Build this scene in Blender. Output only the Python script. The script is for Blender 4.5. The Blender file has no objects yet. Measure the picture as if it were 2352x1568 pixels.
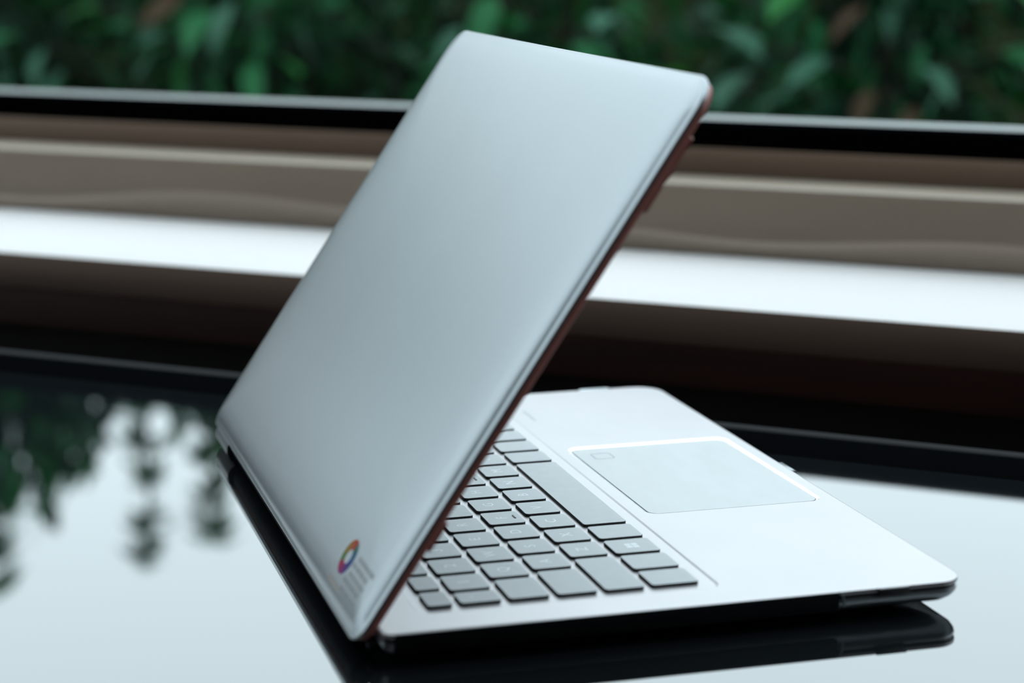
import bpy, bmesh, math, random
from mathutils import Vector, Matrix

# ---------------------------------------------------------------- camera, sky, exposure
scn = bpy.context.scene
COL = scn.collection
cam_data = bpy.data.cameras.new('camera')
cam = bpy.data.objects.new('camera', cam_data)
COL.objects.link(cam)
RX = Vector((0.9143855791895273, 0.4048365881495086, -0.00251981461573475))
RD = Vector((0.08490476245037826, -0.19784874693283683, -0.9765485418812274))
RF = Vector((-0.3958411220217998, 0.8927279598133865, -0.21528259540415973))
CAM = Vector((0.2478175, -0.7323056, 0.763 + 0.2365377))
m = Matrix.Identity(4)
for i in range(3):
    m[i][0] = RX[i]; m[i][1] = -RD[i]; m[i][2] = -RF[i]; m[i][3] = CAM[i]
cam.matrix_world = m
cam_data.sensor_width = 36.0
cam_data.lens = 68.80
cam_data.shift_x = 0.0758
cam_data.shift_y = 0.01195
cam_data.clip_start = 0.02
cam_data.clip_end = 200
cam_data.dof.use_dof = True
cam_data.dof.focus_distance = 0.815
cam_data.dof.aperture_fstop = 6.4
scn.camera = cam
scn.view_settings.view_transform = 'Standard'
scn.view_settings.look = 'None'
scn.view_settings.gamma = 1.0
scn.view_settings.use_curve_mapping = False
scn.view_settings.exposure = 0.0

SKY = 3.6
world = bpy.data.worlds.new('overcast_sky'); scn.world = world
world.use_nodes = True
wn, wl = world.node_tree.nodes, world.node_tree.links
wn.clear()
wo = wn.new('ShaderNodeOutputWorld'); wb = wn.new('ShaderNodeBackground')
wt = wn.new('ShaderNodeTexCoord'); ws = wn.new('ShaderNodeSeparateXYZ')
wr = wn.new('ShaderNodeMapRange'); wr.inputs[1].default_value = 0.0; wr.inputs[2].default_value = 1.0
wr.inputs[3].default_value = 0.70; wr.inputs[4].default_value = 1.45
wc = wn.new('ShaderNodeRGB'); wc.outputs[0].default_value = (0.80, 0.93, 1.0, 1)
wm = wn.new('ShaderNodeMath'); wm.operation = 'MULTIPLY'; wm.inputs[1].default_value = SKY
wl.new(wt.outputs['Generated'], ws.inputs[0]); wl.new(ws.outputs['Z'], wr.inputs[0])
wl.new(wr.outputs[0], wm.inputs[0]); wl.new(wm.outputs[0], wb.inputs['Strength'])
wl.new(wc.outputs[0], wb.inputs['Color']); wl.new(wb.outputs[0], wo.inputs[0])

rng = random.Random(7)
PI = math.pi

# ---------------------------------------------------------------- materials
def mat(name, col, rough=.5, metal=0.0, ior=1.5, noise=0.0, nscale=20.0, stretch=(1, 1, 1), bump=0.0,
        trans=0.0, spec=None, coords='Object'):
    mt = bpy.data.materials.new(name); mt.use_nodes = True
    n, l = mt.node_tree.nodes, mt.node_tree.links
    b = n['Principled BSDF']
    b.inputs['Base Color'].default_value = (*col, 1)
    b.inputs['Roughness'].default_value = rough
    b.inputs['Metallic'].default_value = metal
    b.inputs['IOR'].default_value = ior
    if spec is not None: b.inputs['Specular IOR Level'].default_value = spec
    if noise or bump:
        tc = n.new('ShaderNodeTexCoord'); mp = n.new('ShaderNodeMapping'); ns = n.new('ShaderNodeTexNoise')
        mp.inputs['Scale'].default_value = stretch
        ns.inputs['Scale'].default_value = nscale; ns.inputs['Detail'].default_value = 4
        l.new(tc.outputs[coords], mp.inputs[0]); l.new(mp.outputs[0], ns.inputs[0])
        if noise:
            r = n.new('ShaderNodeValToRGB')
            r.color_ramp.elements[0].position = .3; r.color_ramp.elements[1].position = .7
            r.color_ramp.elements[0].color = (*[c * (1 - noise) for c in col], 1)
            r.color_ramp.elements[1].color = (*[min(1, c * (1 + noise)) for c in col], 1)
            l.new(ns.outputs['Fac'], r.inputs[0]); l.new(r.outputs[0], b.inputs['Base Color'])
        if bump:
            bp = n.new('ShaderNodeBump'); bp.inputs['Strength'].default_value = bump
            bp.inputs['Distance'].default_value = .001
            l.new(ns.outputs['Fac'], bp.inputs['Height']); l.new(bp.outputs[0], b.inputs['Normal'])
    if trans: b.inputs['Transmission Weight'].default_value = trans
    return mt

M = {}
M['deck'] = mat('silver_palm_rest', (.345, .330, .340), .38, .6, noise=.025, nscale=30)
M['pad'] = mat('satin_touchpad', (.31, .318, .327), .4, .25, noise=.035, nscale=45, stretch=(1, 2.2, 1))
M['bright'] = mat('polished_chamfer', (.92, .94, .96), .2, .9)
M['lid'] = mat('silver_lid', (.203, .220, .233), .30, .88, noise=.02, nscale=14)
M['lower'] = mat('grey_base', (.20, .215, .235), .3, .75)
M['black'] = mat('black_plastic', (.008, .008, .010), .45)
M['matteblack'] = mat('matt_black_panel', (.003, .003, .004), .8, spec=.05)
M['blackgloss'] = mat('black_screen_glass', (.006, .006, .008), .06)
M['hinge'] = mat('dark_hinge', (.032, .037, .043), .4, .2)
M['bezel'] = mat('gasket_warm_reflection', (.22, .062, .048), .5)  # dark plastic edge; a warm reflection is put into its red-brown tint
M['keytop'] = mat('grey_key_cap', (.285, .30, .312), .5, .05, noise=.03, nscale=200)
M['keyside'] = mat('black_key_side', (.006, .006, .008), .6)
M['legend'] = mat('pale_legend', (.52, .55, .57), .6)
M['mark'] = mat('grey_mark', (.17, .185, .20), .5)
M['faint'] = mat('faint_grey_print', (.25, .26, .27), .5)
M['groove'] = mat('dark_seam', (.05, .055, .06), .5)
M['rubber'] = mat('rubber', (.012, .012, .013), .8)
M['portmetal'] = mat('port_metal', (.55, .62, .64), .3, .9)
M['stk_clear'] = mat('grey_sticker_film', (.57, .60, .63), .42)
M['stk_grey'] = mat('sticker_grey_print', (.11, .115, .122), .5)
M['stk_brown'] = mat('sticker_brown_print', (.20, .165, .14), .5)
hues = [tuple(c * .42 for c in h_) for h_ in [(.62, .045, .02), (.50, .14, .02), (.34, .22, .02), (.12, .24, .06), (.02, .20, .16), (.01, .13, .28), (.02, .06, .30), (.14, .02, .25), (.35, .01, .16), (.50, .01, .09)]]
M['tabletop'] = mat('black_glass', (.004, .005, .006), .022, 0, ior=2.1)
M['tablerim'] = mat('matte_black_rim', (.0012, .0014, .0016), .8, spec=0.0)
M['tablebead'] = mat('bead_highlight', (.009, .0093, .0105), .7, spec=.04)  # paler than the rim: the edge's sky highlight is put into the colour
M['tableleg'] = mat('black_metal', (.01, .01, .011), .5)
M['sill'] = mat('white_sill', (.475, .452, .448), .6, spec=.12, noise=.012, nscale=6)
M['sillface'] = mat('brown_sill_edge', (.145, .088, .064), .6, noise=.18, nscale=9, stretch=(.3, 3, 6))
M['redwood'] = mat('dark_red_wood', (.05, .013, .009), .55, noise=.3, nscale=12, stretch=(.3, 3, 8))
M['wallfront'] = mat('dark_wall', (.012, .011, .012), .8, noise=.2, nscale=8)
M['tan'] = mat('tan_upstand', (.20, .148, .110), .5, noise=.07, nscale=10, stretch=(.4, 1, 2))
M['tanledge'] = mat('lit_ledge', (.205, .163, .124), .55)  # paler copy of the tan; light on the upper face put into colour
M['brownrail'] = mat('brown_window_rail', (.17, .112, .078), .5, noise=.06, nscale=12, stretch=(.3, 1, 3))
M['seal'] = mat('grey_sealant', (.235, .18, .14), .6)
M['gasket'] = mat('black_gasket', (.0012, .0012, .0016), .9, spec=0.0)
M['outsill'] = mat('grey_outer_sill', (.10, .11, .107), .5, noise=.08, nscale=15, stretch=(.3, 1, 1))
M['frame'] = mat('dark_window_frame', (.02, .02, .021), .5)
M['floor'] = mat('floor_boards', (.07, .045, .03), .5, noise=.3, nscale=3, stretch=(1, 8, 1))
M['room'] = mat('dark_room_wall', (.09, .06, .045), .8, noise=.1, nscale=3)
M['ceil'] = mat('ceiling_paint', (.16, .14, .12), .9, noise=.03, nscale=3)
M['soil'] = mat('soil', (.005, .007, .003), .95, spec=0.0, noise=.5, nscale=4, bump=.3)
M['stem'] = mat('stem_bark', (.04, .035, .02), .8, noise=.3, nscale=30)

def glass_mat():
    mt = bpy.data.materials.new('window_glass'); mt.use_nodes = True
    n, l = mt.node_tree.nodes, mt.node_tree.links
    n.clear()
    o = n.new('ShaderNodeOutputMaterial'); mx = n.new('ShaderNodeMixShader')
    t = n.new('ShaderNodeBsdfTransparent'); t.inputs[0].default_value = (.97, .985, .98, 1)
    g = n.new('ShaderNodeBsdfGlossy'); g.inputs['Roughness'].default_value = .01
    f = n.new('ShaderNodeFresnel'); f.inputs[0].default_value = 1.45
    ge = n.new('ShaderNodeNewGeometry'); iv = n.new('ShaderNodeMath'); iv.operation = 'SUBTRACT'; iv.inputs[0].default_value = 1.0
    mu = n.new('ShaderNodeMath'); mu.operation = 'MULTIPLY'
    l.new(ge.outputs['Backfacing'], iv.inputs[1]); l.new(iv.outputs[0], mu.inputs[0]); l.new(f.outputs[0], mu.inputs[1])
    l.new(mu.outputs[0], mx.inputs[0]); l.new(t.outputs[0], mx.inputs[1]); l.new(g.outputs[0], mx.inputs[2])
    l.new(mx.outputs[0], o.inputs[0])
    return mt
M['glass'] = glass_mat()

def leaf_mat(name, a, b, rough):
    mt = bpy.data.materials.new(name); mt.use_nodes = True
    n, l = mt.node_tree.nodes, mt.node_tree.links
    p = n['Principled BSDF']; p.inputs['Roughness'].default_value = rough; p.inputs['Specular IOR Level'].default_value = .08
    g = n.new('ShaderNodeNewGeometry'); r = n.new('ShaderNodeValToRGB')
    r.color_ramp.elements[0].color = (*a, 1); r.color_ramp.elements[1].color = (*b, 1)
    l.new(g.outputs['Random Per Island'], r.inputs[0]); l.new(r.outputs[0], p.inputs['Base Color'])
    t = n.new('ShaderNodeBsdfTranslucent'); t.inputs[0].default_value = (b[0] * .8, b[1] * 1.1, b[2] * .5, 1)
    ad = n.new('ShaderNodeMixShader'); ad.inputs[0].default_value = .35
    l.new(p.outputs[0], ad.inputs[1]); l.new(t.outputs[0], ad.inputs[2]); l.new(ad.outputs[0], n['Material Output'].inputs[0])
    return mt
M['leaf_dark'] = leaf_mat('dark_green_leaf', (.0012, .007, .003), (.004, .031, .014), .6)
M['leaf_mid'] = leaf_mat('mid_green_leaf', (.005, .050, .016), (.018, .115, .042), .55)
M['leaf_sheen'] = leaf_mat('sky_sheen_leaf', (.020, .072, .044), (.048, .125, .084), .5)  # grey-green stands for sky sheen on the leaves, put into the colour
M['leaf_vivid'] = leaf_mat('vivid_green_leaf', (.004, .065, .008), (.011, .11, .022), .55)
M['leaf_brown'] = leaf_mat('withered_brown_leaf', (.040, .026, .013), (.06, .036, .022), .6)

# ---------------------------------------------------------------- helpers
def tag(o, label=None, cat=None, group=None, kind=None):
    if label: o['label'] = label
    if cat: o['category'] = cat
    if group: o['group'] = group
    if kind: o['kind'] = kind
    return o

def link(name, me, mats, parent=None):
    o = bpy.data.objects.new(name, me); COL.objects.link(o)
    if not isinstance(mats, (list, tuple)): mats = [mats]
    if not me.materials:
        for x in mats: me.materials.append(x)
    if parent is not None: o.parent = parent
    return o

def bm_obj(name, bm, mats, parent=None, smooth=None):
    bmesh.ops.recalc_face_normals(bm, faces=bm.faces)
    me = bpy.data.meshes.new(name); bm.to_mesh(me); bm.free()
    if smooth is not None:
        for p in me.polygons: p.use_smooth = True
        me.set_sharp_from_angle(angle=math.radians(smooth))
    return link(name, me, mats, parent)

def empty(name, loc=(0, 0, 0), rz=0.0, parent=None):
    o = bpy.data.objects.new(name, None); COL.objects.link(o)
    o.location = loc; o.rotation_euler = (0, 0, rz); o.empty_display_size = .05
    if parent is not None: o.parent = parent
    return o

def add_box(bm, lo, hi, bev=0.0, seg=2):
    x0, y0, z0 = lo; x1, y1, z1 = hi
    vs = [bm.verts.new(v) for v in ((x0, y0, z0), (x1, y0, z0), (x1, y1, z0), (x0, y1, z0), (x0, y0, z1), (x1, y0, z1), (x1, y1, z1), (x0, y1, z1))]
    fs = [bm.faces.new([vs[i] for i in q]) for q in ((3, 2, 1, 0), (4, 5, 6, 7), (0, 1, 5, 4), (1, 2, 6, 5), (2, 3, 7, 6), (3, 0, 4, 7))]
    if bev:
        es = list({e for f in fs for e in f.edges})
        bmesh.ops.bevel(bm, geom=es, offset=bev, segments=seg, affect='EDGES', profile=.5)

def box(name, lo, hi, mt, parent=None, bev=0.0, seg=2):
    bm = bmesh.new(); add_box(bm, lo, hi, bev, seg)
    return bm_obj(name, bm, mt, parent, smooth=35 if bev else None)

def struct(o):
    o['kind'] = 'structure'; return o

def rrect(x0, x1, y0, y1, r, n=6):
    r4 = r if isinstance(r, (list, tuple)) else [r] * 4      # bl, br, tr, tl
    pts = []
    for (cx, cy, a0, rr) in ((x0 + r4[0], y0 + r4[0], PI, r4[0]), (x1 - r4[1], y0 + r4[1], 1.5 * PI, r4[1]), (x1 - r4[2], y1 - r4[2], 0, r4[2]), (x0 + r4[3], y1 - r4[3], .5 * PI, r4[3])):
        for i in range(n + 1):
            a = a0 + .5 * PI * i / n
            pts.append((cx + rr * math.cos(a), cy + rr * math.sin(a)))
    return pts

def loft(bm, rings, cap0=True, cap1=True, mi=0, capmi=None):
    vr = [[bm.verts.new(p) for p in ring] for ring in rings]
    n = len(vr[0])
    for a, b in zip(vr, vr[1:]):
        for i in range(n):
            f = bm.faces.new((a[i], a[(i + 1) % n], b[(i + 1) % n], b[i])); f.material_index = mi
    if cap0: bm.faces.new(list(reversed(vr[0]))).material_index = mi
    if cap1: bm.faces.new(vr[-1]).material_index = mi if capmi is None else capmi
    return vr

# ---------------------------------------------------------------- setting: room
X0, X1, YB = -5.2, 3.4, -4.2
YF = .318
struct(box('floor', (X0, YB, -.05), (X1, .60, 0), M['floor']))
SKYL = -0.4
struct(box('ceiling', (X0, YB, 2.9), (X1, SKYL, 3.0), M['ceil']))
struct(box('wall_rear', (X0, YB - .1, 0), (X1, YB, 2.9), M['room']))
struct(box('wall_right', (X1, YB - .1, 0), (X1 + .1, .60, 2.9), M['room']))
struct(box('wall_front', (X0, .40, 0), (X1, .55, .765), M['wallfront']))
struct(box('wall_left', (X0 - .1, YB - .1, 0), (X0, .60, .75), M['room']))
t = struct(box('trim_1', (X0, YF, .765), (X1, .49, .788), [M['sill'], M['sillface']], bev=.0012, seg=2))
for p in t.data.polygons:
    if p.normal.z < .6: p.material_index = 1
tag(t, 'white window sill board with a brown front edge')
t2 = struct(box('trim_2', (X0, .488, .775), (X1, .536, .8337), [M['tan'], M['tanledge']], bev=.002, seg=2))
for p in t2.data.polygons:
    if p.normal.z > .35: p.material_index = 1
tag(t2, 'tan upstand behind the white sill, under the window rail')
# wavy sealant bead along the foot of the upstand
bm = bmesh.new(); prev = None
N = 140
for i in range(N + 1):
    x = -2.6 + 4.0 * i / N
    w = .0065 * math.sin(x * 7.0 + 1.0) * math.sin(x * 2.3) + .003 * math.sin(x * 23)
    zt = .800 + w; zl = .7895 + .3 * w
    ring = [bm.verts.new(p) for p in ((x, .4883, .7882), (x, .4868, zl), (x, .4852, (zl + zt) / 2 + .002), (x, .4868, zt), (x, .4883, zt + .003))]
    if prev:
        for k in range(4): bm.faces.new((prev[k], prev[k + 1], ring[k + 1], ring[k]))
    prev = ring
o = bm_obj('sealant_bead', bm, M['seal'], t2, smooth=80); o['label'] = 'wavy grey sealant bead along the foot of the upstand'
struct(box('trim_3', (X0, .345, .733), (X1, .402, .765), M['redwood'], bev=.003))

win = struct(empty('window_1', (0, .54, .8337)))
def wbox(name, lo, hi, mt, bev=0.0):
    o = box(name, (lo[0], lo[1] - .54, lo[2] - .8337), (hi[0], hi[1] - .54, hi[2] - .8337), mt, win, bev); return o
wbox('bottom_rail', (X0, .536, .8337), (X1, .552, .8518), M['brownrail'], .0006)
wbox('gasket', (X0, .5365, .8516), (X1, .5635, .8680), M['gasket'])
wbox('outer_sill', (X0, .564, .835), (X1, .5975, .868), M['outsill'], .002)
wbox('glass_pane', (X0, .5440, .860), (X1, .5480, 2.70), M['glass'])
wbox('top_rail', (X0, .535, 2.69), (X1, .565, 2.718), M['frame'])
for x in (-3.6, 1.9):
    wbox('mullion', (x - .025, .525, .8526), (x + .025, .57, 2.69), M['frame'], .003)
win2 = struct(empty('added_window_2', (X0, -1.8, .75)))  # unseen side glazing, added to let light onto the lid
def w2(name, lo, hi, mt): return box(name, (lo[0] - X0, lo[1] + 1.8, lo[2] - .75), (hi[0] - X0, hi[1] + 1.8, hi[2] - .75), mt, win2)
w2('bottom_rail', (X0 - .08, YB, .75), (X0 - .02, .55, .80), M['frame'])
w2('top_rail', (X0 - .08, YB, 2.72), (X0 - .02, .55, 2.9), M['frame'])
w2('glass_pane', (X0 - .052, YB, .79), (X0 - .048, .55, 2.73), M['glass'])
for y in (-4.17, -2.0, .50): w2('mullion', (X0 - .08, y - .03, .80), (X0 - .02, y + .03, 2.72), M['frame'])

win3 = struct(empty('added_window_3', (0, (SKYL + .6) / 2, 2.95)))  # unseen roof glazing, added and sized for overhead light on sill and laptop
def w3(name, lo, hi, mt): return box(name, (lo[0], lo[1] - win3.location.y, lo[2] - 2.95), (hi[0], hi[1] - win3.location.y, hi[2] - 2.95), mt, win3)
w3('glass_pane', (X0, SKYL, 2.945), (X1, .56, 2.955), M['glass'])
w3('front_rail', (X0, .53, 2.72), (X1, .60, 2.97), M['frame'])
for x in (-3.6, -.8, 1.9): w3('rafter', (x - .03, SKYL, 2.86), (x + .03, .53, 2.94), M['frame'])
bm = bmesh.new(); add_box(bm, (-30, .62, -.2), (30, 40, 0.0)); add_box(bm, (-30, -20, -.2), (X0 - .12, .62, 0.0))
struct(bm_obj('ground', bm, M['soil']))

# ---------------------------------------------------------------- table
TX0, TX1, TY0, TY1, TZ = -1.25, 1.05, -.66, .214, .75
tb = empty('table', ((TX0 + TX1) / 2, (TY0 + TY1) / 2, 0))
tag(tb, 'black glass topped table with a matte black rim, mirror-like under the laptop', 'table')
def tbox(name, lo, hi, mt, bev=0.0, seg=2):
    c = tb.location
    return box(name, (lo[0] - c.x, lo[1] - c.y, lo[2]), (hi[0] - c.x, hi[1] - c.y, hi[2]), mt, tb, bev, seg)
RW = .052
o = tbox('glass_top', (TX0 + RW, TY0 + RW, TZ - .010), (TX1 - RW, TY1 - RW, TZ), M['tabletop']); o['label'] = 'glossy black glass table top'
for lo, hi in (((TX0, TY1 - RW, TZ - .045), (TX1, TY1 - .0125, TZ + .0002)), ((TX0, TY0, TZ - .045), (TX1, TY0 + RW, TZ + .0002)),
               ((TX0, TY0 + RW, TZ - .045), (TX0 + RW, TY1 - RW, TZ + .0002)), ((TX1 - RW, TY0 + RW, TZ - .045), (TX1, TY1 - RW, TZ + .0002))):
    tbox('rim_rail', lo, hi, M['tablerim'], .0006)
o = tbox('edge_bead', (TX0, TY1 - .0125, TZ - .045), (TX1, TY1, TZ + .0004), M['tablebead'], .004, 3)
o['label'] = 'slightly raised bead along the window side of the rim, its grey a painted-in highlight'
tbox('under_panel', (TX0 + RW, TY0 + RW, TZ - .04), (TX1 - RW, TY1 - RW, TZ - .012), M['tableleg'])
for x in (TX0 + .01, TX1 - .07):
    for y in (TY0 + .01, TY1 - .07):
        tbox('leg', (x, y, 0), (x + .06, y + .06, TZ - .045), M['tableleg'], .004)

# ---------------------------------------------------------------- laptop (local axes in millimetres: x along the keyboard, y towards the hinge)
PHI = math.radians(128.742)
S = .001
DZ = 13.0                                       # deck height over the table
lap = empty('laptop', (0, 0, TZ), PHI)
tag(lap, 'silver laptop with grey keys and half-closed lid standing on the glossy table', 'laptop')
def V(x, y, z): return Vector((x * S, y * S, (z + DZ) * S))
BX0, BX1, BY0, BY1 = -114.0, 206.2, -100.6, 121.5
RC = [11, 13, 6, 3]
def ring(x0, x1, y0, y1, r, z, n=8): return [V(px, py, z) for px, py in rrect(x0, x1, y0, y1, r, n)]
def bring(d, z):
    return ring(BX0 + d, BX1 - d, BY0 + d, BY1 - d, [max(1.0, q - d) for q in RC], z)

# top case: plate with a keyboard well and a touchpad opening
WX0, WX1, WY0, WY1, WZ = -96.5, 188.0, -7.6, 103.0, -.50
TPX0, TPX1, TPY0, TPY1 = -6.1, 98.0, -92.6, -17.0
bm = bmesh.new()
def loop(pts):
    vs = [bm.verts.new(p) for p in pts]
    return vs, [bm.edges.new((vs[i], vs[(i + 1) % len(vs)])) for i in range(len(vs))]
ov, oe = loop(bring(1.5, 0))
kv, ke = loop(ring(WX0 - 2.0, WX1 + 2.0, WY0 - 2.8, WY1 + 2.2, 5.6, 0))
pv, pe = loop(ring(TPX0 - 1.4, TPX1 + 1.4, TPY0 - 1.4, TPY1 + 1.4, 5.9, 0))
bmesh.ops.triangle_fill(bm, use_beauty=True, use_dissolve=False, edges=oe + ke + pe, normal=(0, 0, 1))
def skirt(vs, pts):
    nv = [bm.verts.new(p) for p in pts]; n = len(vs)
    for i in range(n): bm.faces.new((vs[i], vs[(i + 1) % n], nv[(i + 1) % n], nv[i]))
    return nv
# outer rounded edge
cur = ov
for d, z in ((.9, 0), (.4, -.1), (.15, -.25), (.1, -.45), (.3, -.6), (3, -.6)): cur = skirt(cur, bring(d, z))
# keyboard well: soft slope then floor
cur = skirt(kv, ring(WX0 - 1.4, WX1 + 1.4, WY0 - 2.2, WY1 + 1.6, 5, 0))
cur = skirt(cur, ring(WX0 - .9, WX1 + .9, WY0 - 1.4, WY1 + 1.0, 4.6, WZ * .9))
cur = skirt(cur, ring(WX0, WX1, WY0, WY1, 4, WZ))
bm.faces.new(cur)
cur = skirt(pv, ring(TPX0 - 1.4, TPX1 + 1.4, TPY0 - 1.4, TPY1 + 1.4, 5.9, -.05))
o = bm_obj('top_case', bm, M['deck'], lap, smooth=24); o['label'] = 'pale silver palm rest and keyboard deck'
# touchpad with chamfered bezel
bm = bmesh.new()
loft(bm, [ring(TPX0 - 1.4, TPX1 + 1.4, TPY0 - 1.4, TPY1 + 1.4, 5.9, .0), ring(TPX0 - .05, TPX1 + .05, TPY0 - .05, TPY1 + .05, 4.6, -.55),
          ring(TPX0 - .05, TPX1 + .05, TPY0 - .05, TPY1 + .05, 4.6, -.9)], False, False)
o = bm_obj('touchpad_bezel', bm, M['bright'], lap); o.data.flip_normals(); o['label'] = 'bright chamfered edge around the touchpad'
bm = bmesh.new(); loft(bm, [ring(TPX0 - .05, TPX1 + .05, TPY0 - .05, TPY1 + .05, 4.6, -.95), ring(TPX0 - .05, TPX1 + .05, TPY0 - .05, TPY1 + .05, 4.6, -.75)])
bm_obj('touchpad_gap', bm, M['groove'], lap)
bm = bmesh.new(); loft(bm, [ring(TPX0 + .25, TPX1 - .25, TPY0 + .25, TPY1 - .25, 4.4, -.74), ring(TPX0 + .25, TPX1 - .25, TPY0 + .25, TPY1 - .25, 4.4, -.46), ring(TPX0 + .35, TPX1 - .35, TPY0 + .35, TPY1 - .35, 4.3, -.40)])
pad = bm_obj('touchpad', bm, M['pad'], lap, smooth=30); pad['label'] = 'satin grey touchpad with a small rounded square mark'
bm = bmesh.new()
def frame_flat(bm, x0, x1, y0, y1, r, w, z, h=.04):
    a = ring(x0, x1, y0, y1, r, z, 4); b = ring(x0 + w, x1 - w, y0 + w, y1 - w, max(.2, r - w), z, 4)
    a2 = ring(x0, x1, y0, y1, r, z - h, 4)
    va = [bm.verts.new(p) for p in a]; vb = [bm.verts.new(p) for p in b]; n = len(va)
    for i in range(n): bm.faces.new((va[i], va[(i + 1) % n], vb[(i + 1) % n], vb[i]))
frame_flat(bm, 79.0, 88.4, -33.0, -23.6, 1.6, .55, -.37)
o = bm_obj('tap_mark', bm, M['mark'], pad); o['label'] = 'small grey outlined rounded square near the far rear corner'
# small print on the deck between keyboard and touchpad, far end
bm = bmesh.new(); rr_ = random.Random(3)
x = 152.0
while x < 172:
    w = rr_.uniform(.9, 1.6)
    a = [bm.verts.new(V(px, py, .02)) for px, py in ((x, -18.9), (x + w, -18.9), (x + w, -17.4), (x, -17.4))]; bm.faces.new(a); x += w + .5
o = bm_obj('deck_print', bm, M['faint'], lap); o['label'] = 'faint row of tiny grey print beside the keyboard'
# side band (dark recess), lower shell, bottom
bm = bmesh.new(); loft(bm, [bring(.8, -.55), bring(.8, -.85), bring(.05, -.9), bring(0, -1.2), bring(.15, -1.65), bring(1.5, -1.8)], False, False)
o = bm_obj('base_rim', bm, M['deck'], lap, smooth=30); o['label'] = 'thin metal rim under the palm rest'
bm = bmesh.new(); loft(bm, [bring(.9, -1.6), bring(.9, -3.6)])
o = bm_obj('side_band', bm, M['black'], lap); o['label'] = 'dark recessed band round the base'
bm = bmesh.new()
loft(bm, [bring(.9, -3.3), bring(.3, -3.45), bring(.2, -3.9), bring(.6, -5.2), bring(2.0, -7.0), bring(4.6, -8.8), bring(9, -10.3), bring(15, -11.2)])
o = bm_obj('bottom_case', bm, M['lower'], lap, smooth=40); o['label'] = 'grey rounded underside of the base'
for fx, fy in ((-85, -78), (178, -78), (-85, 92), (178, 92)):
    bm = bmesh.new(); pts = [(fx + 11 * math.cos(a * PI / 8), fy + 4.5 * math.sin(a * PI / 8)) for a in range(16)]
    loft(bm, [[V(px, py, -13.0) for px, py in pts], [V(px, py, -11.0) for px, py in pts]])
    bm_obj('foot', bm, M['rubber'], lap)
def lbox(name, lo, hi, mt, bev=.2, parent=None):
    return box(name, V(*lo), V(*hi), mt, parent or lap, bev * S)
o = lbox('power_button', (-115.0, -76, -2.9), (-112, -64, -.25), M['black']); o['label'] = 'black button on the left side'
o = lbox('volume_button', (203, -76, -1.3), (209.2, -60, -.1), M['portmetal'], .5); o['label'] = 'silver raised button on the far side'
o = lbox('front_tab', (40.5, -103.2, -2.4), (54, -98, -.7), M['lower'], .5); o['label'] = 'small grey tab on the front edge'
o = lbox('front_tab_end', (38.6, -103.0, -2.3), (40.5, -98, -.6), M['black'], .4)
# ports along the left side
bm = bmesh.new()
for yy in (-50.5,):
    prev = None
    for k in range(9):
        a = k / 8
        c = (BX0 - .35 + .5 * a, yy + 1.2 * (1 - a) ** 2, -.9 - 5.2 * a)
        rg = [bm.verts.new(V(c[0] + dx, c[1] + dy, c[2])) for dx, dy in ((-.25, -.3), (.5, -.3), (.5, .3), (-.25, .3))]
        if prev:
            for i in range(4): bm.faces.new((prev[i], prev[(i + 1) % 4], rg[(i + 1) % 4], rg[i]))
        else: bm.faces.new(rg)
        prev = rg
    bm.faces.new(prev)
o = bm_obj('port_rim', bm, M['portmetal'], lap); o['label'] = 'thin pale upright rim of a side port'
o = lbox('side_panel', (BX0 - .12, -48.5, -7.4), (BX0 + 4, 117, -.62), M['matteblack'], .15); o['label'] = 'matt black port panel along the left side'
# hinge
def cyl_x(bm, x0, x1, cy, cz, r, n=20, mi=0):
    loft(bm, [[V(x0, cy + r * math.cos(2 * PI * i / n), cz + r * math.sin(2 * PI * i / n)) for i in range(n)],
              [V(x1, cy + r * math.cos(2 * PI * i / n), cz + r * math.sin(2 * PI * i / n)) for i in range(n)]])
bm = bmesh.new(); cyl_x(bm, -84, 160, 124.6, -6.0, 4.6)
hg = bm_obj('hinge_barrel', bm, M['matteblack'], lap, smooth=40); hg['label'] = 'long black hinge barrel behind the keyboard'
for x0, x1, cy_, cz_, cr_ in ((-97, -84.5, 124.6, -6.0, 4.6), (160, 194, 126.0, -6.6, 5.7)):
    bm = bmesh.new(); cyl_x(bm, x0, x1, cy_, cz_, cr_)
    o = bm_obj('hinge_cap', bm, M['hinge'] if x0 > 0 else M['matteblack'], hg, smooth=40)
lbox('rear_strip', (-100, 119.5, -9.6), (190, 123.5, -7.4), M['hinge'], .6)

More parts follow.
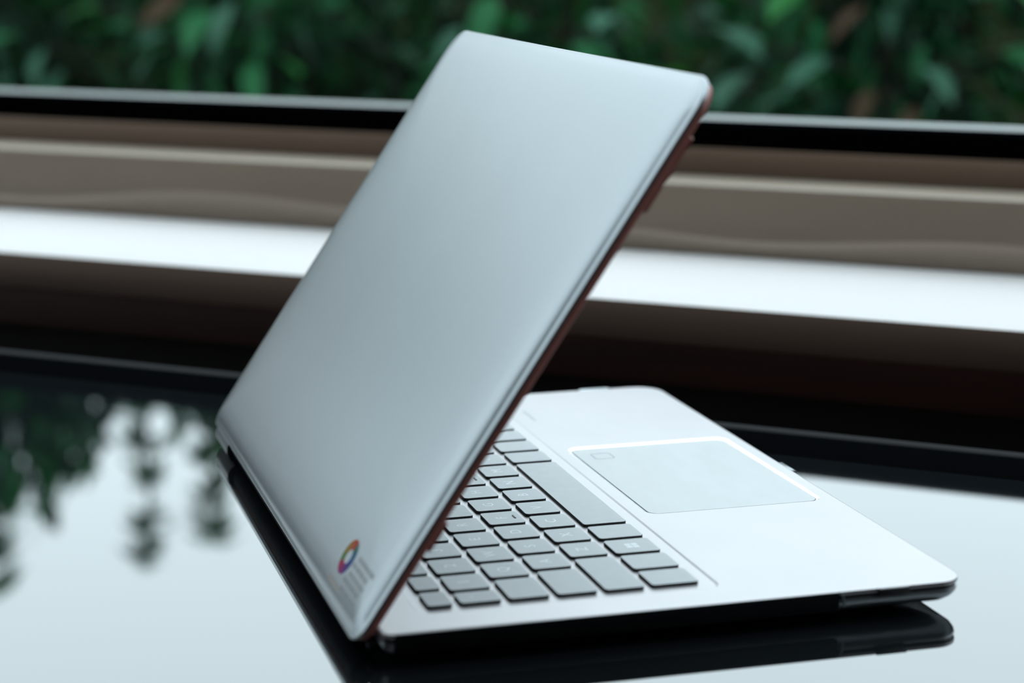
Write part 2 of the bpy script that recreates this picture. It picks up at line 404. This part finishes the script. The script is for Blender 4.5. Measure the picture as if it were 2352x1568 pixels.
# keys -------------------------------------------------------------------
KZ0, KZ1 = WZ, .78
def key(x0, x1, y0, y1, legend=None, bump=False, logo=False, off=(0, 0), size=6.4):
    bm = bmesh.new(); r = 1.5
    vr = loft(bm, [ring(x0, x1, y0, y1, r, KZ0 + .02, 4), ring(x0, x1, y0, y1, r, KZ1 - .07, 4), ring(x0 + .08, x1 - .08, y0 + .08, y1 - .08, r, KZ1, 4)], True, True, 1, 0)
    for f in bm.faces:
        if min(v.co.z for v in f.verts) > (DZ + KZ1 - .03) * S: f.material_index = 0
    k = bm_obj('key', bm, [M['keytop'], M['keyside']], lap)
    cx, cy = (x0 + x1) / 2 + off[0], (y0 + y1) / 2 + off[1]
    if legend:
        cu = bpy.data.curves.new('legend', 'FONT'); cu.body = legend; cu.size = size * S; cu.align_x = 'CENTER'; cu.align_y = 'CENTER'
        cu.resolution_u = 3
        tmp = bpy.data.objects.new('tmp', cu); COL.objects.link(tmp)
        me = bpy.data.meshes.new_from_object(tmp.evaluated_get(bpy.context.evaluated_depsgraph_get()))
        bpy.data.objects.remove(tmp); bpy.data.curves.remove(cu)
        me.materials.clear()
        lo = link('legend', me, M['legend'], k); lo.location = V(cx, cy, KZ1 + .015)
    if bump:
        lbox('tactile_bar', (cx - 2.0, y0 + 2.4, KZ1 - .02), (cx + 2.0, y0 + 3.1, KZ1 + .28), M['black'], .1, k)
    if logo:
        bm = bmesh.new()
        for ix in (0, 1):
            for iy in (0, 1):
                a, b = cx - 2.5 + ix * 2.7, cy - 2.5 + iy * 2.7
                bm.faces.new([bm.verts.new(V(px, py, KZ1 + .015)) for px, py in ((a, b), (a + 2.3, b), (a + 2.3, b + 2.3), (a, b + 2.3))])
        o = bm_obj('legend', bm, M['legend'], k); o['label'] = 'pale emblem of four squares'
    return k
KL, KR, GAP = -92.3, 184.4, 3.0
P = 19.0
def row(y0, y1, starts, legends, xr=KR, **kw):
    for i, x in enumerate(starts):
        xe = (starts[i + 1] if i + 1 < len(starts) else xr + GAP) - GAP
        lg = legends[i] if i < len(legends) else None
        key(x, xe, y0, y1, lg if lg not in ('', None) else None, bump=lg in ('F', 'J'), off=(0, .3), **kw)
YN, YT, YA, YZ = 72.4, 54.3, 36.2, 18.1
H = 15.1
row(YN, YN + H, [KL] + [-78.06 + P * i for i in range(13)], ['`'] + list('1234567890-='), )
row(YT, YT + H, [KL] + [-68.3 + P * i for i in range(13)], [''] + list('QWERTYUIOP[]') + ['\\'])
row(YA, YA + H, [KL] + [-63.2 + P * i for i in range(12)], [''] + list("ASDFGHJKL;'"))
row(YZ, YZ + H, [KL] + [-53.2 + P * i for i in range(11)], [''] + list('ZXCVBNM,./'))
# bottom row
yb0, yb1 = -3.1, 15.1
bx = [-91.9, -72.9, -53.9, -34.9, -15.9, 79.7, 98.7, 117.7, 136.7]
for i, x in enumerate(bx):
    xe = (bx[i + 1] if i + 1 < len(bx) else 152.6) - GAP
    k = key(x, xe, yb0, yb1, logo=(i == 2))
    if i == 4: k['label'] = 'long blank space bar'
key(152.6, 165.4, yb0 + 9.6, yb1); key(152.6, 165.4, yb0, yb0 + 8.6); key(168.4, KR, yb0, yb1)
# function row
fw = (KR + GAP - KL) / 16
for i in range(16):
    key(KL + fw * i, KL + fw * (i + 1) - GAP, 90.5, 99.6)

# lid ---------------------------------------------------------------------
TH = math.radians(56.236)
LX, LY, LZ, LW, LD = -113.97, 131.1, -2.78, 320.3, 226.5
def LV(u, v, w):
    return V(LX + u, LY - v * math.cos(TH) + w * math.sin(TH), LZ + v * math.sin(TH) + w * math.cos(TH))
def lring(d, w, top=None, bot=None, rt=13.0, rb=9.0, n=8):
    r = [max(1.5, rb - d * .6), max(1.5, rb - d * .6), max(2.5, rt - d * .6), max(2.5, rt - d * .6)]
    return [LV(px, py, w) for px, py in rrect(d, LW - d, d if bot is None else bot, LD - (d if top is None else top), r, n)]
bm = bmesh.new()
rings = [lring(1.2, -1.4), lring(.1, -1.3), lring(0, -.8), lring(0, -.35), lring(.12, -.12), lring(.4, 0, .3), lring(.7, .03, .45, .6), lring(2.3, .06, .7, 1.0), lring(2.6, .10, .95, 1.3), lring(3.0, .24, 1.6, 1.9), lring(3.8, .66, 3.4, 2.6), lring(4.8, 1.06, 6, 3.6), lring(6.2, 1.38, 10, 5), lring(9, 1.70, 16, 8), lring(15, 1.95, 26, 14), lring(30, 2.1, 45, 30), lring(60, 2.2, 80, 60)]
loft(bm, rings, True, True)
from mathutils.bvhtree import BVHTree
bmesh.ops.recalc_face_normals(bm, faces=bm.faces)
LID_TREE = BVHTree.FromBMesh(bm)
o = bm_obj('lid_back', bm, M['lid'], lap, smooth=50); o['label'] = 'brushed silver outer back of the lid'
bm = bmesh.new()
loft(bm, [lring(1.1, -1.3), lring(.95, -1.8), lring(1.0, -3.7), lring(1.4, -4.2), lring(2.0, -4.4), ], True, True)
bz = bm_obj('screen_bezel', bm, M['bezel'], lap, smooth=40); bz['label'] = 'dark edge of the screen half, its reddish brown a painted-in warm reflection'
bm = bmesh.new(); loft(bm, [[LV(*p, -4.42) for p in rrect(7, LW - 7, 18, LD - 12, 1, 2)], [LV(*p, -4.52) for p in rrect(7, LW - 7, 18, LD - 12, 1, 2)]])
o = bm_obj('screen', bm, M['blackgloss'], lap); o['label'] = 'dark switched-off screen'
bm = bmesh.new(); loft(bm, [[LV(LW / 2 + 2 * math.cos(a * PI / 6), LD - 6 + 2 * math.sin(a * PI / 6), w) for a in range(12)] for w in (-4.4, -4.55)])
bm_obj('webcam', bm, M['blackgloss'], lap)
for v0, v1 in ((176, 206), (40, 52)):
    bm = bmesh.new()
    loft(bm, [[LV(px, py, -4.1) for px, py in rrect(1.3, 3.6, v0, v1, 1, 3)], [LV(px, py, -5.5) for px, py in rrect(1.3, 3.6, v0, v1, 1, 3)]])
    bm_obj('bezel_bumper', bm, M['bezel'], lap)

# sticker on the lid, near the hinge corner
SU, SV, SR = 46.6, 18.0, 6.9
def lidw(u, v):
    a = LV(u, v, 20); b = LV(u, v, 0)
    hit = LID_TREE.ray_cast(a, (b - a).normalized())
    return 20 - hit[3] / S
def lgrid(name, poly_fn, mt, parent, lift):
    bm = bmesh.new(); poly_fn(bm, lift); return bm_obj(name, bm, mt, parent)
def quad(bm, pts, lift):
    bm.faces.new([bm.verts.new(LV(u, v, lidw(u, v) + lift)) for u, v in pts])
def film(bm, lift):
    us = [12 + 44 * i / 22 for i in range(23)]; vs_ = [5.2 + 20.3 * i / 12 for i in range(13)]
    g = {}
    for i, u in enumerate(us):
        for j, v in enumerate(vs_): g[i, j] = bm.verts.new(LV(u, v, lidw(u, v) + lift))
    for i in range(22):
        for j in range(12):
            if (i in (0, 21)) and (j in (0, 11)): continue
            bm.faces.new((g[i, j], g[i + 1, j], g[i + 1, j + 1], g[i, j + 1]))
stk = lgrid('sticker', film, M['lid'], lap, .03)
stk['label'] = 'small sticker with a rainbow ring and grey print near the hinge corner of the lid'
ns = len(hues)
for k in range(ns):
    # hue order runs from the top of the ring round its far side to the bottom and back
    a0 = PI / 2 - 2 * PI * (k - .5) / ns; a1 = PI / 2 - 2 * PI * (k + .5) / ns
    def seg(bm, lift, a0=a0, a1=a1):
        for q in range(4):
            b0 = a0 + (a1 - a0) * q / 4; b1 = a0 + (a1 - a0) * (q + 1) / 4
            quad(bm, [(SU + r_ * math.cos(b), SV + r_ * math.sin(b)) for r_, b in ((SR, b0), (SR, b1), (SR * .4, b1), (SR * .4, b0))], lift)
    order = [0, 1, 2, 3, 9, 8, 7, 6, 5, 4]
    lgrid('ring_segment', seg, mat('ring_ink', hues[order[k]], .6, spec=.1), stk, .06)
def prints(bm, lift):
    r = random.Random(11)
    for j in range(5):
        v = 7.6 + j * 3.1; u = r.uniform(14, 18)
        while u < 36 + r.uniform(-2, 2):
            w = r.uniform(1.6, 3.6)
            quad(bm, [(u, v), (u + w, v), (u + w, v + 1.9), (u, v + 1.9)], lift); u += w + .8
lgrid('grey_print', prints, M['stk_grey'], stk, .06)
def prints2(bm, lift):
    r = random.Random(5); u = 38.0
    while u < 53:
        w = r.uniform(1.5, 3); quad(bm, [(u, 6.3), (u + w, 6.3), (u + w, 8.2), (u, 8.2)], lift); u += w + .9
lgrid('brown_print', prints2, M['stk_brown'], stk, .06)

# ---------------------------------------------------------------- plants beyond the window
def leaf_faces(verts, faces, pos, d, nrm, L, W, droop=.25):
    d = d.normalized(); s = d.cross(nrm)
    if s.length < 1e-4: s = d.cross(Vector((0.3, 1, .2)))
    s.normalize(); n = s.cross(d).normalized()
    b = len(verts)
    for tt, ww in ((0, .06), (.3, .85), (.65, .8), (1, .03)):
        c = pos + d * (L * tt) - n * (L * droop * tt * tt)
        e = W * .5 * ww
        verts.append(c - s * e + n * e * .25); verts.append(c + s * e + n * e * .25); 
    for i in range(3):
        a = b + 2 * i
        faces.append((a, a + 1, a + 3, a + 2))

def rand_dir(r):
    while True:
        v = Vector((r.uniform(-1, 1), r.uniform(-1, 1), r.uniform(-1, 1)))
        if .05 < v.length < 1: return v.normalized()

def foliage_mesh(name, seed, rx, ry, z0, z1, n, L, shape='bush'):
    r = random.Random(seed); V_, F_ = [], []; mi = []
    for _ in range(n):
        u = rand_dir(r); rad = r.random() ** .35
        c = Vector((u.x * rx * rad, u.y * ry * rad, (z0 + z1) / 2 + math.copysign(abs(u.z) ** .55, u.z) * (z1 - z0) / 2 * rad ** .6))
        d = (Vector((u.x, u.y, .1)) + rand_dir(r) * .8); d.z -= .25
        f0 = len(F_)
        LL = L * r.uniform(.6, 1.3)
        leaf_faces(V_, F_, c, d, Vector((0, 0, 1)) + rand_dir(r) * .7, LL, LL * r.uniform(.34, .5), .3)
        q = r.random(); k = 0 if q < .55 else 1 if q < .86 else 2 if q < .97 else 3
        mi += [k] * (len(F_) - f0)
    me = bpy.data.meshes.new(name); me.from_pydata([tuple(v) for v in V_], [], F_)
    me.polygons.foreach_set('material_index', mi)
    for q in ('leaf_dark', 'leaf_mid', 'leaf_sheen', 'leaf_vivid'): me.materials.append(M[q])
    return me

def stem_mesh(name, pts, r0, r1, n=7):
    bm = bmesh.new(); rings = []
    for i, p in enumerate(pts):
        r = r0 + (r1 - r0) * i / (len(pts) - 1)
        rings.append([(p[0] + r * math.cos(2 * PI * k / n), p[1] + r * math.sin(2 * PI * k / n), p[2]) for k in range(n)])
    loft(bm, rings); bmesh.ops.recalc_face_normals(bm, faces=bm.faces)
    me = bpy.data.meshes.new(name); bm.to_mesh(me); bm.free(); return me

def leaf_mesh(L, W, droop, m_):
    V_, F_ = [], []
    d = Vector((0, -1, 0)); 
    leaf_faces(V_, F_, Vector((0, 0, 0)), d, Vector((0, 0, 1)), L, W, droop)
    me = bpy.data.meshes.new('leaf'); me.from_pydata([tuple(v) for v in V_], [], F_); me.materials.append(M[m_])
    for p in me.polygons: p.use_smooth = True
    return me
LEAF = {(k, q): leaf_mesh(1.0, .42, .25 + .1 * q, k) for k in ('leaf_mid', 'leaf_sheen', 'leaf_vivid', 'leaf_brown') for q in (0, 1)}

bush_me = [foliage_mesh('foliage', 20 + i, .315, .34, .10, 1.0, 2300, .085) for i in range(4)]
for i_, me in enumerate(bush_me): pass
stem_me = [stem_mesh('stem', [(0, 0, 0), (.02, .01, .3), (-.02, .03, .6), (.01, 0, .9)], .03, .01),
           stem_mesh('stem', [(.05, .02, 0), (.09, .03, .3), (.16, .02, .6), (.2, .05, .85)], .022, .008)]
front_x = [-5.2, -4.4, -3.6, -2.85, -2.08, -1.32, -.56, .2, .96, 1.75, 2.55]
hts = [2.05, 2.1, 2.1, 2.06, 1.86, 1.5, 1.36, 1.40, 1.44, 1.5, 1.55]
shrub_pos = [(x, 3.45 + .05 * ((i * 7) % 3), h, 1.0) for i, (x, h) in enumerate(zip(front_x, hts))]
shrub_pos += [(x, 4.65, h, 1.15) for x, h in ((-5.7, 2.0), (-4.75, 2.05), (-3.8, 1.98), (-2.85, 1.9), (-1.9, 1.8), (-.95, 1.74), (0, 1.72), (.95, 1.7), (1.9, 1.75))]
where = ['beyond the left end of the window', 'second from the left end of the front row', 'under the tallest sapling', 'under the two shorter saplings', 'in view left of the lid', 'behind the top of the lid',
         'in view right of the lid', 'at the right edge of the view', 'just beyond the right edge of the view', 'next to the right end of the front row', 'at the right end of the front row',
         'at the left end of the back row', 'second from the left in the back row', 'third from the left in the back row', 'fourth from the left in the back row', 'in the middle of the back row',
         'fourth from the right in the back row', 'third from the right in the back row', 'second from the right in the back row', 'at the right end of the back row']
shrubs = []
for i, (x, y, h, sp) in enumerate(shrub_pos):
    root = empty('shrub', (x, y, 0), PI * (i % 2))
    tag(root, 'dark green leafy shrub ' + where[i], 'shrub', 'shrubs of the hedge beyond the window')
    fo = link('foliage', bush_me[i % 4], M['leaf_dark'], root); fo['kind'] = 'stuff'; fo.scale = (sp, sp, h)
    for q, sm in enumerate(stem_me):
        so = link('stem', sm, M['stem'], root); so.scale = (sp, sp, h)
    shrubs.append(root)
bpy.context.view_layer.update()
TWIGS = {}
def add_leaf(kind, x, y, z, L, yaw, pitch, roll):
    root = min(shrubs, key=lambda s: (s.location.x - x) ** 2 + (s.location.y - y) ** 2)
    o = link('leaf', LEAF[kind, rng.randrange(2)], M['stem'], root)
    mw = Matrix.Translation((x, y, z)) @ Matrix.Rotation(yaw, 4, 'Z') @ Matrix.Rotation(pitch, 4, 'X') @ Matrix.Rotation(roll, 4, 'Y') @ Matrix.Diagonal((L, L, L, 1))
    o.matrix_basis = root.matrix_world.inverted() @ mw
    TWIGS.setdefault(root.name, []).append(root.matrix_world.inverted() @ Vector((x, y, z)))
    return o
# large leaves at the face of the hedge
big = [('leaf_vivid', -2.46, 2.72, .78, .22), ('leaf_mid', -2.40, 2.70, .73, .20), ('leaf_sheen', -2.33, 2.72, .90, .17), ('leaf_mid', -2.22, 2.7, .74, .18), ('leaf_sheen', -2.16, 2.70, .72, .15),
       ('leaf_mid', -2.28, 2.72, .86, .19), ('leaf_sheen', -2.02, 2.7, .80, .15), ('leaf_sheen', -2.10, 2.68, .68, .15), ('leaf_sheen', -1.86, 2.7, .73, .15), ('leaf_mid', -1.78, 2.72, .80, .17),
       ('leaf_sheen', -1.72, 2.72, .82, .16), ('leaf_mid', -1.68, 2.72, .70, .16), ('leaf_mid', -1.15, 2.7, .84, .17), ('leaf_sheen', -.93, 2.72, .80, .17), ('leaf_mid', -.98, 2.72, .75, .18),
       ('leaf_sheen', -.72, 2.70, .78, .2), ('leaf_sheen', -.66, 2.7, .71, .16), ('leaf_vivid', -.78, 2.74, .70, .16), ('leaf_brown', -.46, 2.70, .83, .11), ('leaf_sheen', -.52, 2.7, .74, .15),
       ('leaf_sheen', -.36, 2.7, .73, .15), ('leaf_sheen', -.28, 2.7, .73, .15), ('leaf_brown', -.44, 2.68, .69, .11), ('leaf_brown', -.36, 2.68, .66, .10), ('leaf_vivid', -.20, 2.70, .86, .2),
       ('leaf_vivid', -.12, 2.7, .80, .2), ('leaf_sheen', -.20, 2.68, .90, .18), ('leaf_mid', -.22, 2.7, .76, .17), ('leaf_vivid', -.58, 2.74, .86, .18), ('leaf_brown', -.16, 2.68, .65, .12)]
for k, x, y, z, L in big:
    g_ = 3.80 / (y + .7323)
    x = .2478 + (x - .2478) * g_; z = .9995 + (z - .9995) * g_; y = 3.068
    add_leaf(k, x, y, z + .03, L * .92, rng.uniform(-.8, .8), rng.uniform(-.2, .7), rng.uniform(-.6, .6))
for i in range(220):
    r_ = shrubs[rng.randrange(1, 11)]; k = rng.choices(['leaf_mid', 'leaf_sheen', 'leaf_vivid', 'leaf_brown'], [5, 3, 2, .5])[0]
    dx = rng.uniform(-.27, .27)
    add_leaf(k, r_.location.x + dx, r_.location.y - math.sqrt(.37 ** 2 - dx * dx * .9) - rng.uniform(-.04, .03), rng.uniform(.25, 1.2), rng.uniform(.08, .14), dx * 2 + rng.uniform(-.7, .7), rng.uniform(-.2, .8), rng.uniform(-.7, .7))
for r_ in shrubs:
    if r_.name not in TWIGS: continue
    bm = bmesh.new()
    for p in TWIGS[r_.name]:
        a = Vector((p.x * .12, p.y * .12, p.z - .10)); d = (p - a).normalized(); u = d.cross(Vector((0, 0, 1))).normalized(); w = d.cross(u)
        ra = [bm.verts.new(a + (u * math.cos(t) + w * math.sin(t)) * .004) for t in (0, 2.09, 4.19)]
        rb = [bm.verts.new(p + (u * math.cos(t) + w * math.sin(t)) * .0015) for t in (0, 2.09, 4.19)]
        for q in range(3): bm.faces.new((ra[q], ra[(q + 1) % 3], rb[(q + 1) % 3], rb[q]))
    o = bm_obj('twigs', bm, M['stem'], r_); o['kind'] = 'stuff'

# tall slender saplings that rise over the hedge (seen in the table's reflection)
def sapling(x, y, ztop, label, seed, rad):
    r = random.Random(seed)
    root = empty('sapling', (x, y, 0)); tag(root, label, 'tree', 'slender saplings over the hedge')
    link('stem', stem_mesh('stem', [(0, 0, 0), (.02, .01, ztop * .3), (-.01, .0, ztop * .65), (.01, 0, ztop)], .022, .006), M['stem'], root)
    V_, F_ = [], []; z = 1.35
    while z < ztop + .02:
        for _ in range(22):
            a = r.uniform(0, 2 * PI); d = Vector((math.cos(a), math.sin(a), r.uniform(-.25, .25)))
            L = rad * r.uniform(.6, 1.0)
            leaf_faces(V_, F_, Vector((0, 0, z + r.uniform(-.035, .035))), d, Vector((0, 0, 1)), L, L * .42, .35)
        z += r.uniform(.095, .13)
    me = bpy.data.meshes.new('foliage'); me.from_pydata([tuple(v) for v in V_], [], F_)
    me.materials.append(M['leaf_mid'])
    o = link('foliage', me, M['leaf_mid'], root); o['kind'] = 'stuff'
    return root
sapling(-2.81, 4.05, 2.33, 'slender sapling with leaves in tiers, the middle one over the hedge', 1, .108)
sapling(-2.59, 4.05, 2.24, 'slender sapling with leaves in tiers, the right-hand one over the hedge', 2, .108)
sapling(-3.45, 4.05, 2.57, 'tallest slender sapling, leftmost over the hedge', 3, .18)
